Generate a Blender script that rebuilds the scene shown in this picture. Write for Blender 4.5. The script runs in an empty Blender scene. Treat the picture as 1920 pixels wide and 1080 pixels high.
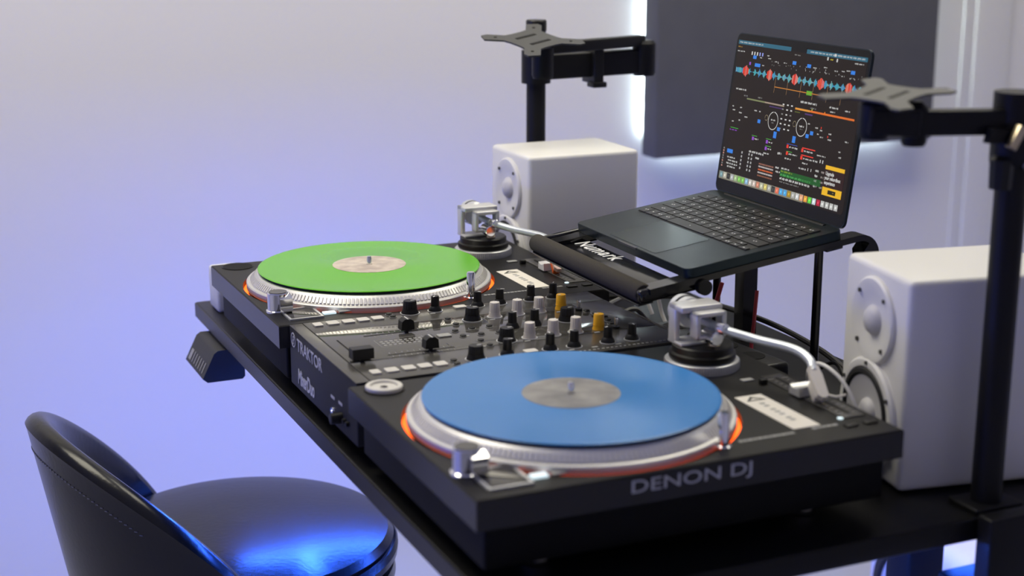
import bpy, bmesh, math, random
from mathutils import Vector, Matrix
random.seed(7)
PI = math.pi
Z0 = 0.90            # height of the turntable tops above the floor
TZ = Z0 - 0.095      # height of the table top
scene = bpy.context.scene
COL = scene.collection

# ------------------------------------------------------------------ camera
cam_d = bpy.data.cameras.new('camera'); cam = bpy.data.objects.new('camera', cam_d); COL.objects.link(cam)
scene.camera = cam
CP = Vector((1.62474, -0.47534, 0.49929 + Z0))
yaw, pitch, roll = 1.14991, 0.24612, -0.00091
fw = Vector((-math.sin(yaw)*math.cos(pitch), math.cos(yaw)*math.cos(pitch), -math.sin(pitch)))
rt = Vector((math.cos(yaw), math.sin(yaw), 0)); up = rt.cross(fw)
cam.matrix_world = Matrix(((rt.x, up.x, -fw.x, CP.x), (rt.y, up.y, -fw.y, CP.y), (rt.z, up.z, -fw.z, CP.z), (0, 0, 0, 1)))
cam_d.sensor_width = 36; cam_d.lens = 2865.6/1920*36
cam_d.clip_start = 0.05
cam_d.dof.use_dof = True; cam_d.dof.focus_distance = 1.98; cam_d.dof.aperture_fstop = 3.6

# ------------------------------------------------------------------ view, world, lights
vs = scene.view_settings
vs.view_transform = 'Standard'; vs.look = 'None'; vs.gamma = 1; vs.exposure = 0.0; vs.use_curve_mapping = False
world = bpy.data.worlds.new('world'); scene.world = world; world.use_nodes = True
world.node_tree.nodes['Background'].inputs[0].default_value = (0.05, 0.05, 0.06, 1)
world.node_tree.nodes['Background'].inputs[1].default_value = 0.0

def area(name, loc, target, sx, sy, power, color):
    d = bpy.data.lights.new(name, 'AREA'); d.shape = 'RECTANGLE'; d.size = sx; d.size_y = sy
    d.energy = power; d.color = color
    o = bpy.data.objects.new(name, d); COL.objects.link(o); o.location = loc
    o.rotation_euler = (Vector(target)-Vector(loc)).to_track_quat('-Z', 'Y').to_euler()
    return o
# room lamps beyond the frame: two ceiling lamps, and the blue LED bar on the wall at the user's side that lights the desk fronts
area('ceiling_light_left_offscreen', (-0.55, -0.45, 2.66), (-0.55, -0.45, 0), 0.9, 1.2, 29, (1.0, 0.94, 0.76))
area('ceiling_light_right_offscreen', (-0.60, 1.35, 2.66), (-0.60, 1.35, 0), 0.9, 1.2, 24, (1.0, 0.94, 0.76))
area('blue_led_left_offscreen', (0.0, -2.93, 0.55), (0.0, 0.0, 0.80), 2.4, 0.08, 20, (0.01, 0.07, 1.0))

# ------------------------------------------------------------------ materials
MATS = {}
def mat(name, color=(.8, .8, .8), rough=.5, metal=0, spec=.5, emit=None, es=0, coat=0, bump=None, var=None, alpha=None, trans=0):
    """bump=(scale,strength); var=(scale,amount,color2) mottles the base colour with noise."""
    if name in MATS: return MATS[name]
    m = bpy.data.materials.new(name); m.use_nodes = True; nt = m.node_tree; b = nt.nodes['Principled BSDF']
    b.inputs['Base Color'].default_value = (*color, 1); b.inputs['Roughness'].default_value = rough
    b.inputs['Metallic'].default_value = metal; b.inputs['Specular IOR Level'].default_value = spec
    b.inputs['Coat Weight'].default_value = coat; b.inputs['Coat Roughness'].default_value = .08
    b.inputs['Transmission Weight'].default_value = trans
    if emit: b.inputs['Emission Color'].default_value = (*emit, 1); b.inputs['Emission Strength'].default_value = es
    tc = nt.nodes.new('ShaderNodeTexCoord')
    if var:
        n = nt.nodes.new('ShaderNodeTexNoise'); n.inputs['Scale'].default_value = var[0]; n.inputs['Detail'].default_value = 4
        nt.links.new(tc.outputs['Object'], n.inputs['Vector'])
        mx = nt.nodes.new('ShaderNodeMix'); mx.data_type = 'RGBA'
        mx.inputs['A'].default_value = (*color, 1); mx.inputs['B'].default_value = (*var[2], 1)
        r = nt.nodes.new('ShaderNodeMapRange'); r.inputs['From Min'].default_value = .35; r.inputs['From Max'].default_value = .65; r.inputs['To Max'].default_value = var[1]
        nt.links.new(n.outputs['Fac'], r.inputs['Value']); nt.links.new(r.outputs['Result'], mx.inputs['Factor'])
        nt.links.new(mx.outputs['Result'], b.inputs['Base Color'])
    if bump:
        n = nt.nodes.new('ShaderNodeTexNoise'); n.inputs['Scale'].default_value = bump[0]; n.inputs['Detail'].default_value = 3
        nt.links.new(tc.outputs['Object'], n.inputs['Vector'])
        bp = nt.nodes.new('ShaderNodeBump'); bp.inputs['Strength'].default_value = bump[1]; bp.inputs['Distance'].default_value = .002
        nt.links.new(n.outputs['Fac'], bp.inputs['Height']); nt.links.new(bp.outputs['Normal'], b.inputs['Normal'])
    MATS[name] = m; return m

M_WALL = mat('wall_paint', (.80, .785, .765), .85, bump=(60, .08))
M_FLOOR = mat('floor_vinyl', (.41, .41, .41), .45, bump=(20, .05))
M_CEIL = mat('ceiling_paint', (.82, .81, .79), .9, bump=(50, .05))
M_DESK = mat('desk_laminate', (.007, .007, .007), .38, spec=.22, bump=(300, .05))
M_DESKEDGE = mat('desk_edge_band', (.030, .030, .031), .38, bump=(200, .05))
M_STEEL = mat('black_powder_coat', (.008, .008, .009), .45, spec=.22, bump=(400, .08))
M_PLINTH = mat('deck_matte_black', (.011, .0105, .010), .42, spec=.2, bump=(500, .04))
M_PLSIDE = mat('deck_side_grey', (.026, .026, .027), .24, spec=.36, bump=(500, .04))
M_UNDER = mat('deck_underside_black', (.004, .004, .004), .6, spec=.15, bump=(300, .05))
M_CHROME = mat('chrome', (.86, .86, .88), .08, 1, bump=(5, .01))
M_ALU = mat('brushed_aluminium', (.70, .69, .67), .42, .75, bump=(300, .04))
M_SATIN = mat('satin_silver', (.66, .67, .68), .35, .6, bump=(200, .03))
M_BLACK = mat('black_plastic', (.007, .007, .007), .38, spec=.32, bump=(300, .05))
M_BLKGLOSS = mat('black_gloss_plate', (.060, .057, .053), .07, bump=(200, .01))
M_BLKSAT = mat('black_satin_plate', (.060, .057, .053), .24, bump=(300, .03))
M_RUBBER = mat('black_rubber', (.012, .012, .013), .7, bump=(500, .1))
M_FELT = mat('slipmat_felt', (.012, .012, .012), .9, bump=(900, .2))
M_ORANGE = mat('orange_led', (1, .2, .02), .5, emit=(1, .10, .005), es=2.6, bump=(50, .01))
M_WHITEPRINT = mat('white_print', (.75, .75, .74), .6, bump=(90, .01))
M_GREYPRINT = mat('grey_print', (.33, .33, .32), .6, bump=(90, .01))
M_DARKPRINT = mat('dark_print', (.06, .06, .05), .6, bump=(90, .01))
M_LOGO = mat('silver_grey_print', (.52, .52, .53), .4, bump=(90, .01))
M_STICKER = mat('white_sticker', (.78, .74, .66), .5, var=(60, .12, (.6, .56, .5)))
M_PAD = mat('white_rubber', (.60, .58, .54), .5, bump=(300, .05))
M_WHITEKNOB = mat('white_knob_plastic', (.66, .62, .58), .4, bump=(200, .03))
M_YELLOW = mat('yellow_knob_plastic', (.86, .44, .015), .38, bump=(200, .03))
M_LAP = mat('midnight_aluminium', (.018, .030, .036), .33, .7, bump=(500, .02))
M_LAPEDGE = mat('midnight_edge', (.018, .028, .034), .3, .6, bump=(500, .02))
M_KEY = mat('key_plastic', (.012, .013, .015), .42, bump=(300, .04))
M_BEZEL = mat('screen_bezel', (.005, .005, .005), .15, spec=.2, bump=(100, .01))
M_FOAM = mat('grey_foam', (.058, .053, .046), .95, spec=.1, bump=(800, .3))
M_GLOSSBLK = mat('gloss_black_steel', (.008, .008, .009), .15, spec=.4, coat=.15, bump=(50, .01))
M_SPK = mat('white_monitor_finish', (.80, .79, .76), .42, bump=(250, .06))
M_SPKCONE = mat('white_cone', (.62, .61, .62), .5, bump=(200, .05))
M_FABRIC = mat('grey_acoustic_fabric', (.115, .115, .125), .95, bump=(700, .35), var=(14, .4, (.09, .09, .10)))
M_FABSIDE = M_FABRIC
M_LEATHER = mat('black_leather', (.005, .005, .005), .24, bump=(140, .10), spec=.42)
M_LEDW = mat('white_led_strip', (1, 1, 1), .5, emit=(.78, .95, 1.0), es=26, bump=(50, .01))
M_LEDB = mat('blue_led_strip', (.2, .3, 1), .5, emit=(.03, .13, 1.0), es=250, bump=(50, .01))
M_WHITECABLE = mat('white_cable', (.75, .74, .72), .45, bump=(200, .03))
M_REDCABLE = mat('red_cable', (.45, .02, .03), .45, bump=(200, .03))
M_BLKCABLE = mat('black_cable', (.008, .008, .009), .4, spec=.3, bump=(200, .03))
M_GREYCABLE = mat('grey_cable', (.13, .13, .13), .45, bump=(200, .03))
M_BRAID = mat('braided_cable', (.32, .31, .29), .5, bump=(900, .5))
M_BRASS = mat('zinc_screw', (.62, .52, .36), .3, 1, bump=(50, .02))
M_VESA = mat('dark_grey_plate', (.055, .055, .055), .5, .2, bump=(300, .05))
M_HEADO = mat('orange_cartridge', (.85, .13, .01), .4, bump=(100, .02))
M_PINK = mat('pale_headshell', (.62, .42, .36), .4, bump=(100, .02))
M_LAMPW = mat('speed_button_lit', (.7, .8, .85), .4, emit=(.75, .95, 1), es=.7, bump=(50, .01))

def record_mat(name, col):
    m = mat(name, col, .2, spec=.32); nt = m.node_tree; b = nt.nodes['Principled BSDF']
    tc = nt.nodes['Texture Coordinate']
    ln = nt.nodes.new('ShaderNodeVectorMath'); ln.operation = 'LENGTH'; nt.links.new(tc.outputs['Object'], ln.inputs[0])
    w = nt.nodes.new('ShaderNodeMath'); w.operation = 'MULTIPLY'; w.inputs[1].default_value = 9000; nt.links.new(ln.outputs['Value'], w.inputs[0])
    s = nt.nodes.new('ShaderNodeMath'); s.operation = 'SINE'; nt.links.new(w.outputs[0], s.inputs[0])
    bp = nt.nodes.new('ShaderNodeBump'); bp.inputs['Strength'].default_value = .06; bp.inputs['Distance'].default_value = .0004
    nt.links.new(s.outputs[0], bp.inputs['Height']); nt.links.new(bp.outputs['Normal'], b.inputs['Normal'])
    return m
M_RECG = record_mat('green_vinyl', (.125, .46, .022))
M_RECB = record_mat('blue_vinyl', (.045, .22, .56))
M_LABG = mat('cream_paper_label', (.62, .54, .46), .6, var=(55, .8, (.36, .29, .26)))
M_LABB = mat('grey_paper_label', (.30, .29, .28), .5, var=(30, .7, (.10, .10, .11)))

# ------------------------------------------------------------------ mesh helpers
class MB:
    def __init__(s): s.v = []; s.f = []; s.mi = []; s.cur = 0
    def add(s, vs, fs):
        n = len(s.v); s.v += [tuple(x) for x in vs]; s.f += [tuple(i+n for i in f) for f in fs]; s.mi += [s.cur]*len(fs); return s
    def box(s, x0, y0, z0, x1, y1, z1, b=0):
        if b <= 0:
            return s.add([(x0,y0,z0),(x1,y0,z0),(x1,y1,z0),(x0,y1,z0),(x0,y0,z1),(x1,y0,z1),(x1,y1,z1),(x0,y1,z1)],
                         [(3,2,1,0),(4,5,6,7),(0,1,5,4),(1,2,6,5),(2,3,7,6),(3,0,4,7)])
        bm = bmesh.new(); bmesh.ops.create_cube(bm, size=1)
        for v in bm.verts: v.co = Vector(((x0+x1)/2+v.co.x*(x1-x0), (y0+y1)/2+v.co.y*(y1-y0), (z0+z1)/2+v.co.z*(z1-z0)))
        bmesh.ops.bevel(bm, geom=bm.edges[:], offset=b, segments=3, profile=.5, affect='EDGES')
        return s.bm(bm)
    def bm(s, bm):
        bm.verts.index_update(); vs = [v.co[:] for v in bm.verts]; fs = [[v.index for v in f.verts] for f in bm.faces]; bm.free(); return s.add(vs, fs)
    def lathe(s, prof, c=(0,0,0), n=48, axis='z', cap=True):
        """prof: list of (r,h); closed at r=0 ends or capped."""
        vs = []; fs = []; k = len(prof)
        for i in range(n):
            a = 2*PI*i/n; ca, sa = math.cos(a), math.sin(a)
            for r, h in prof:
                p = (r*ca, r*sa, h)
                if axis == 'x': p = (h, r*ca, r*sa)
                elif axis == 'y': p = (r*sa, h, r*ca)
                elif axis == '-y': p = (r*ca, -h, r*sa)
                vs.append((p[0]+c[0], p[1]+c[1], p[2]+c[2]))
        for i in range(n):
            j = (i+1) % n
            for q in range(k-1):
                a, b, d, e = i*k+q, j*k+q, j*k+q+1, i*k+q+1
                fs.append((a, b, d, e))
        if cap:
            if prof[0][0] > 1e-6: fs.append(tuple(i*k for i in range(n))[::-1])
            if prof[-1][0] > 1e-6: fs.append(tuple(i*k+k-1 for i in range(n)))
        return s.add(vs, fs)
    def cyl(s, c, r, h, n=24, b=0, axis='z', r2=None):
        r2 = r if r2 is None else r2
        pr = [(r, 0), (r2, h)] if b <= 0 else [(r-b, 0), (r, b), (r2, h-b), (r2-b, h)]
        return s.lathe(pr, c, n, axis)
    def tube(s, pts, r, n=10, closed=False):
        pts = [Vector(p) for p in pts]; m = len(pts); vs = []; fs = []
        rs = r if isinstance(r, (list, tuple)) else [r]*m
        t0 = (pts[1]-pts[0]).normalized(); nrm = t0.orthogonal().normalized(); prev = t0
        for i, p in enumerate(pts):
            if closed: t = (pts[(i+1) % m]-pts[i-1]).normalized()
            else: t = (pts[min(i+1, m-1)]-pts[max(i-1, 0)]).normalized()
            nrm = (prev.rotation_difference(t) @ nrm).normalized(); prev = t; bn = t.cross(nrm)
            for k in range(n):
                a = 2*PI*k/n; vs.append((p+(nrm*math.cos(a)+bn*math.sin(a))*rs[i])[:])
        for i in range(m if closed else m-1):
            for k in range(n):
                a, b = i*n+k, i*n+(k+1) % n; c, d = ((i+1) % m)*n+(k+1) % n, ((i+1) % m)*n+k
                fs.append((a, b, c, d))
        if not closed: fs.append(tuple(range(n))[::-1]); fs.append(tuple((m-1)*n+k for k in range(n)))
        return s.add(vs, fs)
    def prism(s, poly, h0, h1, M=None):
        """extrude a 2-D polygon (x,y) from h0 to h1 along z, then transform by M."""
        n = len(poly); vs = [Vector((x, y, h0)) for x, y in poly]+[Vector((x, y, h1)) for x, y in poly]
        if M is not None: vs = [M @ v for v in vs]
        fs = [tuple(range(n))[::-1], tuple(range(n, 2*n))]+[(i, (i+1) % n, n+(i+1) % n, n+i) for i in range(n)]
        return s.add([v[:] for v in vs], fs)
    def xf(s, M):
        s.v = [(M @ Vector(v))[:] for v in s.v]; return s
    def mesh(s, name, m, smooth=35):
        me = bpy.data.meshes.new(name); me.from_pydata(s.v, [], s.f)
        ml = m if isinstance(m, (list, tuple)) else [m]
        for x in ml: me.materials.append(x)
        bm = bmesh.new(); bm.from_mesh(me); bmesh.ops.recalc_face_normals(bm, faces=bm.faces[:]); bm.to_mesh(me); bm.free()
        for p, i in zip(me.polygons, s.mi): p.material_index = i
        if smooth:
            me.polygons.foreach_set('use_smooth', [True]*len(me.polygons)); me.set_sharp_from_angle(angle=math.radians(smooth))
        me.update(); return me
    def build(s, name, m, parent=None, loc=None, smooth=35):
        return link(name, s.mesh(name, m, smooth), parent, loc)
def link(name, me, parent=None, loc=None):
    o = bpy.data.objects.new(name, me); COL.objects.link(o)
    if parent is not None: o.parent = parent
    if loc is not None: o.location = loc
    return o
def empty(name, loc, rz=0, label=None, cat=None, group=None):
    o = bpy.data.objects.new(name, None); COL.objects.link(o); o.location = loc; o.rotation_euler = (0, 0, rz); o.empty_display_size = .05
    return tag(o, label, cat, group)
def tag(o, label=None, cat=None, group=None, kind=None):
    if label: o['label'] = label
    if cat: o['category'] = cat
    if group: o['group'] = group
    if kind: o['kind'] = kind
    return o
def copy_tree(o, parent=None):
    c = o.copy(); COL.objects.link(c); c.parent = parent
    for ch in [x for x in COL.objects if x.parent == o]: copy_tree(ch, c)
    return c
def text(name, body, size, origin, right, upv, m, parent=None, sx=1.0, ext=.0002, align='LEFT', shear=0, space=1.0, fat=0):
    cu = bpy.data.curves.new(name, 'FONT'); cu.body = body; cu.size = size; cu.extrude = ext; cu.align_x = align; cu.shear = shear; cu.space_character = space
    cu.offset = fat; cu.resolution_u = 3
    to = bpy.data.objects.new(name+'_tmp', cu); COL.objects.link(to)
    dg = bpy.context.evaluated_depsgraph_get(); me = bpy.data.meshes.new_from_object(to.evaluated_get(dg))
    bpy.data.objects.remove(to); bpy.data.curves.remove(cu)
    r = Vector(right).normalized(); u = Vector(upv).normalized(); n = r.cross(u); o = Vector(origin)
    me.transform(Matrix(((r.x*sx, u.x, n.x, o.x), (r.y*sx, u.y, n.y, o.y), (r.z*sx, u.z, n.z, o.z), (0, 0, 0, 1))))
    me.materials.clear(); me.materials.append(m); me.name = name
    return link(name, me, parent)
def rrect(x0, y0, x1, y1, r, n=5):
    pts = []
    for cx, cy, a0 in ((x1-r, y1-r, 0), (x0+r, y1-r, PI/2), (x0+r, y0+r, PI), (x1-r, y0+r, 1.5*PI)):
        for i in range(n+1): a = a0+PI/2*i/n; pts.append((cx+r*math.cos(a), cy+r*math.sin(a)))
    return pts
def bez(pts, n=14):
    """Catmull-Rom through the points"""
    P = [Vector(p) for p in pts]; P = [P[0]*2-P[1]]+P+[P[-1]*2-P[-2]]; out = []
    for i in range(1, len(P)-2):
        a, b, c, d = P[i-1:i+3]
        for k in range(n):
            t = k/n; out.append(.5*((2*b)+(c-a)*t+(2*a-5*b+4*c-d)*t*t+(3*b-a-3*c+d)*t**3))
    out.append(P[-2]); return out

# ------------------------------------------------------------------ the room
RX0, RX1, RY0, RY1, RZ = -1.5, 3.4, -3.0, 3.3, 2.7
def struct(name, m, *b):
    o = MB().box(*b).build(name, m, smooth=0); o['kind'] = 'structure'; return o
struct('floor', M_FLOOR, RX0, RY0, -.1, RX1, RY1, 0)
struct('ceiling', M_CEIL, RX0, RY0, RZ, RX1, RY1, RZ+.1)
struct('wall_back', M_WALL, RX0-.1, RY0, 0, RX0, RY1, RZ)
struct('wall_right', M_WALL, RX0-.1, RY1, 0, RX1, RY1+.1, RZ)
struct('wall_left', M_WALL, RX0-.1, RY0-.1, 0, RX1, RY0, RZ)
struct('wall_front', M_WALL, RX1, RY0, 0, RX1+.1, RY1, RZ)
o = MB().box(RX0, 2.180, 0, RX0+.006, 2.216, RZ-.002, .002).build('trim_1', mat('trim_paint_plain', (.78, .77, .75), .55, bump=(40, .04))); o['kind'] = 'structure'
o = MB().box(RX0, 2.216, 0, RX0+.012, 2.330, RZ-.002, .003).build('trim_2', MATS['trim_paint_plain']); o['kind'] = 'structure'

# acoustic panel with back light
pn = empty('acoustic_panel', (RX0, 1.245, Z0-.07), 0, 'large dark grey fabric acoustic panel with white backlight hung on the pale wall', 'acoustic panel')
PW, PH = .79, 1.2
MB().box(.018, 0, 0, .085, PW, PH, .006).build('fabric_board', M_FABRIC, pn)
MB().box(.0, .03, .03, .018, PW-.03, PH-.03).build('back_frame', M_STEEL, pn, smooth=0)
for a in ((.003, .012, .05, .011, .0295, PH-.05), (.003, PW-.0295, .05, .011, PW-.012, PH-.05), (.003, .05, .012, .011, PW-.05, .0295), (.003, .05, PH-.0295, .011, PW-.05, PH-.012)):
    MB().box(*a).build('led_strip', M_LEDW, pn, smooth=0)

# ------------------------------------------------------------------ desk
DX0, DX1, DY0, DY1 = -.655, .516, .010, .738
dk = empty('standing_desk', (0, 0, 0), 0, 'long black standing desk carrying the turntables, with blue light beneath', 'desk')
top = MB(); top.box(DX0, DY0, TZ-.024, DX1, DY1, TZ, .003); top.build('tabletop', M_DESK, dk)
MB().box(DX0+.001, DY0-.0008, TZ-.0225, DX1-.001, DY0+.002, TZ-.0015).build('edge_band', M_DESKEDGE, dk, smooth=0)
for sx in (-.42, .40):
    MB().box(sx-.020, .528, .62, sx+.020, .576, TZ-.04, .004).build('leg', M_STEEL, dk)
    lg = MB().box(sx-.016, .532, .03, sx+.016, .572, .63, .004).build('leg', M_STEEL, dk)
    MB().box(sx-.035, .22, 0, sx+.035, .80, .032, .006).build('foot', M_STEEL, dk)
    MB().box(sx-.03, .08, TZ-.04, sx+.03, .68, TZ-.024, .003).build('bracket', M_STEEL, dk)
MB().box(-.40, .53, TZ-.058, .38, .57, TZ-.026, .003).build('crossbar', M_STEEL, dk)
for b in ((DX0+.02, .06, DX0+.03, .70), (-.60, .17, -.02, .18), (-.36, .70, .50, .71), (.48, .10, .49, .46)):
    MB().box(b[0], b[1], TZ-.030, b[2], b[3], TZ-.0242).build('led_strip', M_LEDB, dk, smooth=0)
# hand controller under the front edge
CM = Matrix.Translation((-.582, .004, TZ-.024))
cb = MB().prism([(-.028, -.044), (-.021, -.050), (.030, -.050), (.034, -.046), (.034, -.004), (-.004, -.004), (-.010, -.008)], 0, .112, CM @ Matrix(((0, 0, 1, 0), (1, 0, 0, 0), (0, 1, 0, 0), (0, 0, 0, 1)))).build('control_panel', mat('control_plastic', (.023, .023, .024), .4, spec=.3, bump=(200, .04)), dk)
MB().box(.02, .008, -.008, .10, .033, .0).xf(CM).build('mounting_tab', M_STEEL, dk, smooth=0)
sl_ = math.atan2(.048, .024)
for i in range(7):
    w = .013 if i == 0 else .0035; x0 = .010+i*.0128+(.008 if i else 0)
    BM = CM @ Matrix.Translation((x0, -.0256, -.0395)) @ Matrix.Rotation(math.atan2(.036, .018), 4, 'X')
    MB().box(0, 0, -.0004, w, .016, .0008).xf(BM).build('button', M_GREYPRINT, cb, smooth=0)

# ------------------------------------------------------------------ turntables
TD, TW, TH = .353, .4545, .095
PCX, PCY = .1785, .1768
def lev(prof, k): return prof
def make_turntable(headmat, shellmat, pitch_mat):
    t = empty('turntable', (0, 0, 0))
    # upper plinth with a round well for the platter
    mb = MB(); N = 128; zt, zb, R = TH, TH-.029, .1708; e = .0015
    ang = sorted(set([2*PI*i/N for i in range(N)]+[math.atan2(y-PCY, x-PCX) % (2*PI) for x in (0, TD) for y in (0, TW)]))
    inn = []; out = []
    for a in ang:
        c, s = math.cos(a), math.sin(a)
        tx = ((TD-PCX)/c if c > 1e-9 else (-PCX/c if c < -1e-9 else 1e9)); ty = ((TW-PCY)/s if s > 1e-9 else (-PCY/s if s < -1e-9 else 1e9)); q = min(tx, ty)
        inn.append((PCX+R*c, PCY+R*s)); out.append((PCX+q*c, PCY+q*s))
    n = len(ang); sh = lambda p: (min(max(p[0], e), TD-e), min(max(p[1], e), TW-e))
    rings = [[(x, y, zt-.012) for x, y in inn], [(x, y, zt) for x, y in inn], [(*sh(p), zt) for p in out], [(*p, zt-e) for p in out], [(*p, zb) for p in out]]
    vs = [v for r in rings for v in r]; fs = []
    for k in range(4):
        for i in range(n): j = (i+1) % n; fs.append((k*n+i, k*n+j, (k+1)*n+j, (k+1)*n+i))
    fs.append(tuple(4*n+i for i in range(n))); fs.append(tuple(i for i in range(n)))
    mb.add(vs, fs); mb.mi = [0]*len(mb.f)
    for i, f in enumerate(mb.f):
        if 3*n <= i < 4*n: mb.mi[i] = 1
    me = bpy.data.meshes.new('plinth'); me.from_pydata(mb.v, [], mb.f); me.materials.append(M_PLINTH); me.materials.append(M_PLSIDE)
    bm = bmesh.new(); bm.from_mesh(me); bmesh.ops.recalc_face_normals(bm, faces=bm.faces[:]); bm.to_mesh(me); bm.free()
    for p, i in zip(me.polygons, mb.mi): p.material_index = i
    body = link('plinth', me, t)
    MB().box(.012, .012, .022, TD-.012, TW-.012, zb, .003).build('lower_body', M_UNDER, t)
    for x, y in ((.06, .085), (.06, .38), (TD-.06, .085), (TD-.06, .38)):
        f = MB().lathe([(.0, .0), (.012, 0), (.0125, .001), (.0125, .017), (.012, .018), (0, .018)], (x, y, .004), 24).build('foot', mat('foot_silver', (.80, .76, .72), .4, .3, bump=(100, .02)), t)
        MB().cyl((x, y, 0), .011, .004, 20).build('rubber_pad', M_RUBBER, f); MB().cyl((x, y, .022), .02, .004, 24).build('collar', M_RUBBER, f)
    # LED ring in the well
    MB().lathe([(.1640, 0), (.1640, .0045), (.1706, .0045), (.1706, 0), (.1640, 0)], (PCX, PCY, TH-.0119), 96, cap=False).build('led_ring', M_ORANGE, t)
    # platter
    pl = MB().lathe([(0, -.0022), (.1650, -.0022), (.1660, -.0014), (.1660, .0055), (.1648, .0068), (.1605, .0075), (.1525, .0165), (.1500, .0182), (0, .0182)], (PCX, PCY, TH), 128).build('platter', M_ALU, t)
    MB().lathe([(0, -.0060), (.1600, -.0060), (.1605, -.0022), (0, -.0022)], (PCX, PCY, TH), 96).build('platter_skirt', M_RUBBER, t)
    dots = MB()
    for row, (r0, z0, r1, z1) in enumerate(((.1602, .0083, .1545, .0147),)):
        for i in range(190):
            a = 2*PI*i/190; da = .0105
            q = [(r0, a-da), (r0, a+da), (r1, a+da*.95), (r1, a-da*.95)]; zz = [z0, z0, z1, z1]; b = []
            for lift in (-.0004, .0010):
                for (r, aa), z in zip(q, zz): b.append((PCX+(r+lift*.7)*math.cos(aa), PCY+(r+lift*.7)*math.sin(aa), TH+z+lift*.7))
            dots.add(b, [(4,5,6,7),(0,1,5,4),(1,2,6,5),(2,3,7,6),(3,0,4,7)])
    tag(dots.build('strobe_dots', mat('strobe_silver', (.80, .78, .74), .35, .7, bump=(90, .01)), pl, smooth=0), kind='stuff')
    MB().lathe([(.0046, .0183), (.1475, .0183), (.1475, .0208), (.0046, .0208), (.0046, .0183)], (PCX, PCY, TH), 96, cap=False).build('slipmat', M_FELT, pl)
    MB().lathe([(0, .018), (.0034, .018), (.0034, .0325), (.0025, .0345), (0, .0350)], (PCX, PCY, TH), 20).build('spindle', M_CHROME, pl)
    # controls near the user edge
    kb = MB().lathe([(0, 0), (.0155, 0), (.0155, .003), (.0135, .004), (.0135, .025), (.0125, .0262), (0, .0262)], (.288, .018, TH), 32).build('power_knob', M_CHROME, t)
    MB().cyl((.288, .018, TH+.0262), .0115, .0006, 28).build('knob_cap', M_BLKGLOSS, kb)
    MB().prism([(0, 0), (.010, .004), (.010, .020), (0, .024)], 0, .016, Matrix.Translation((.296, .020, TH)) @ Matrix.Rotation(PI/2, 4, 'X') @ Matrix.Rotation(0, 4, 'Z') @ Matrix.Translation((0, 0, -.012))).build('strobe_window', M_CHROME, kb, smooth=0)
    bp = MB().box(.288, .022, TH, .334, .060, TH+.0016, .0008).build('start_button', M_BLKGLOSS, t)
    fr = MB()
    for b in ((.285, .019, .288, .063), (.334, .019, .337, .063), (.288, .019, .334, .022), (.288, .060, .334, .063)): fr.box(b[0], b[1], TH-.0005, b[2], b[3], TH+.0022)
    fr.build('button_frame', M_SATIN, bp, smooth=0)
    MB().box(.317, .066, TH, .327, .082, TH+.0025, .0006).build('speed_button', M_LAMPW, t)
    MB().box(.317, .086, TH, .327, .102, TH+.0025, .0006).build('speed_button', M_GREYPRINT, t)
    tg = MB().lathe([(0, 0), (.0075, 0), (.0075, .002), (.0055, .003), (.0055, .034), (.0045, .0355), (0, .0355)], (.324, .266, TH), 24).build('target_light', M_CHROME, t)
    MB().lathe([(0, -.001), (.002, -.001), (.002, .001), (0, .0012)], (.3175, .2655, TH+.031), 12, axis='x').build('lens', M_LAMPW, tg)
    # adapter recess: a rim, and a flat black disc painted as the shade inside
    MB().lathe([(.0205, 0), (.0225, .0006), (.0225, .0), (.0205, 0)], (.022, .033, TH), 36, cap=False).build('recess_rim', M_PLINTH, t)
    MB().cyl((.022, .033, TH-.0003), .0205, .0006, 32).build('recess_shade_disc', M_UNDER, t)
    # tonearm base
    bx, by = .088, .384
    tb = MB().lathe([(0, 0), (.041, 0), (.041, .0095), (.0395, .0105), (0, .0105)], (bx, by, TH), 64).build('tonearm_ring', M_SATIN, t)
    kn = MB()
    for i in range(90):
        a = 2*PI*i/90; kn.add([(bx+r*math.cos(a+d), by+r*math.sin(a+d), TH+z) for z in (.001, .009) for r, d in ((.0405, -.017), (.0422, 0), (.0405, .017))], [(0, 1, 4, 3), (1, 2, 5, 4), (3, 4, 5), (0, 2, 1)])
    tag(kn.build('knurling', M_SATIN, tb, smooth=0), kind='stuff')
    MB().lathe([(0, .0105), (.0360, .0105), (.0372, .0125), (.0372, .018), (.034, .0195), (.034, .026), (.0325, .0275), (0, .0275)], (bx, by, TH), 56).build('tonearm_base', M_BLACK, t)
    MB().lathe([(0, .0275), (.007, .0275), (.006, .032), (0, .032)], (bx+.014, by+.006, TH), 20).build('lift_knob', M_BRASS, t)
    # gimbal frames
    pvx, pvy, pvz = .090, .378, TH+.052
    fr = MB(); th = .0065
    fr.box(pvx-.024, pvy-.026, TH+.0275, pvx-.008, pvy-.026+th, pvz+.020, .002); fr.box(pvx-.024, pvy-.026, pvz+.013, pvx+.006, pvy+.026, pvz+.020, .002)
    fr.box(pvx-.024, pvy-.026, TH+.0275, pvx+.006, pvy+.018, TH+.031, .001)
    fr.build('outer_gimbal', mat('white_metal', (.62, .62, .62), .3, .3, bump=(100, .02)), t)
    g = MB(); g.prism(rrect(-.019, -.015, .019, .015, .005), -.008, .008); hole = None
    gi = MB()
    for b in ((-.019, -.008, .010, .019, .008, .015), (-.019, -.008, -.015, .019, .008, -.010), (-.019, -.008, -.015, -.0135, .008, .015), (.0135, -.008, -.015, .019, .008, .015)): gi.box(*b, .0018)
    gi.xf(Matrix.Translation((pvx+.012, pvy+.004, pvz)) @ Matrix.Rotation(PI/2, 4, 'Z')).build('inner_gimbal', MATS['white_metal'], t)
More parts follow.
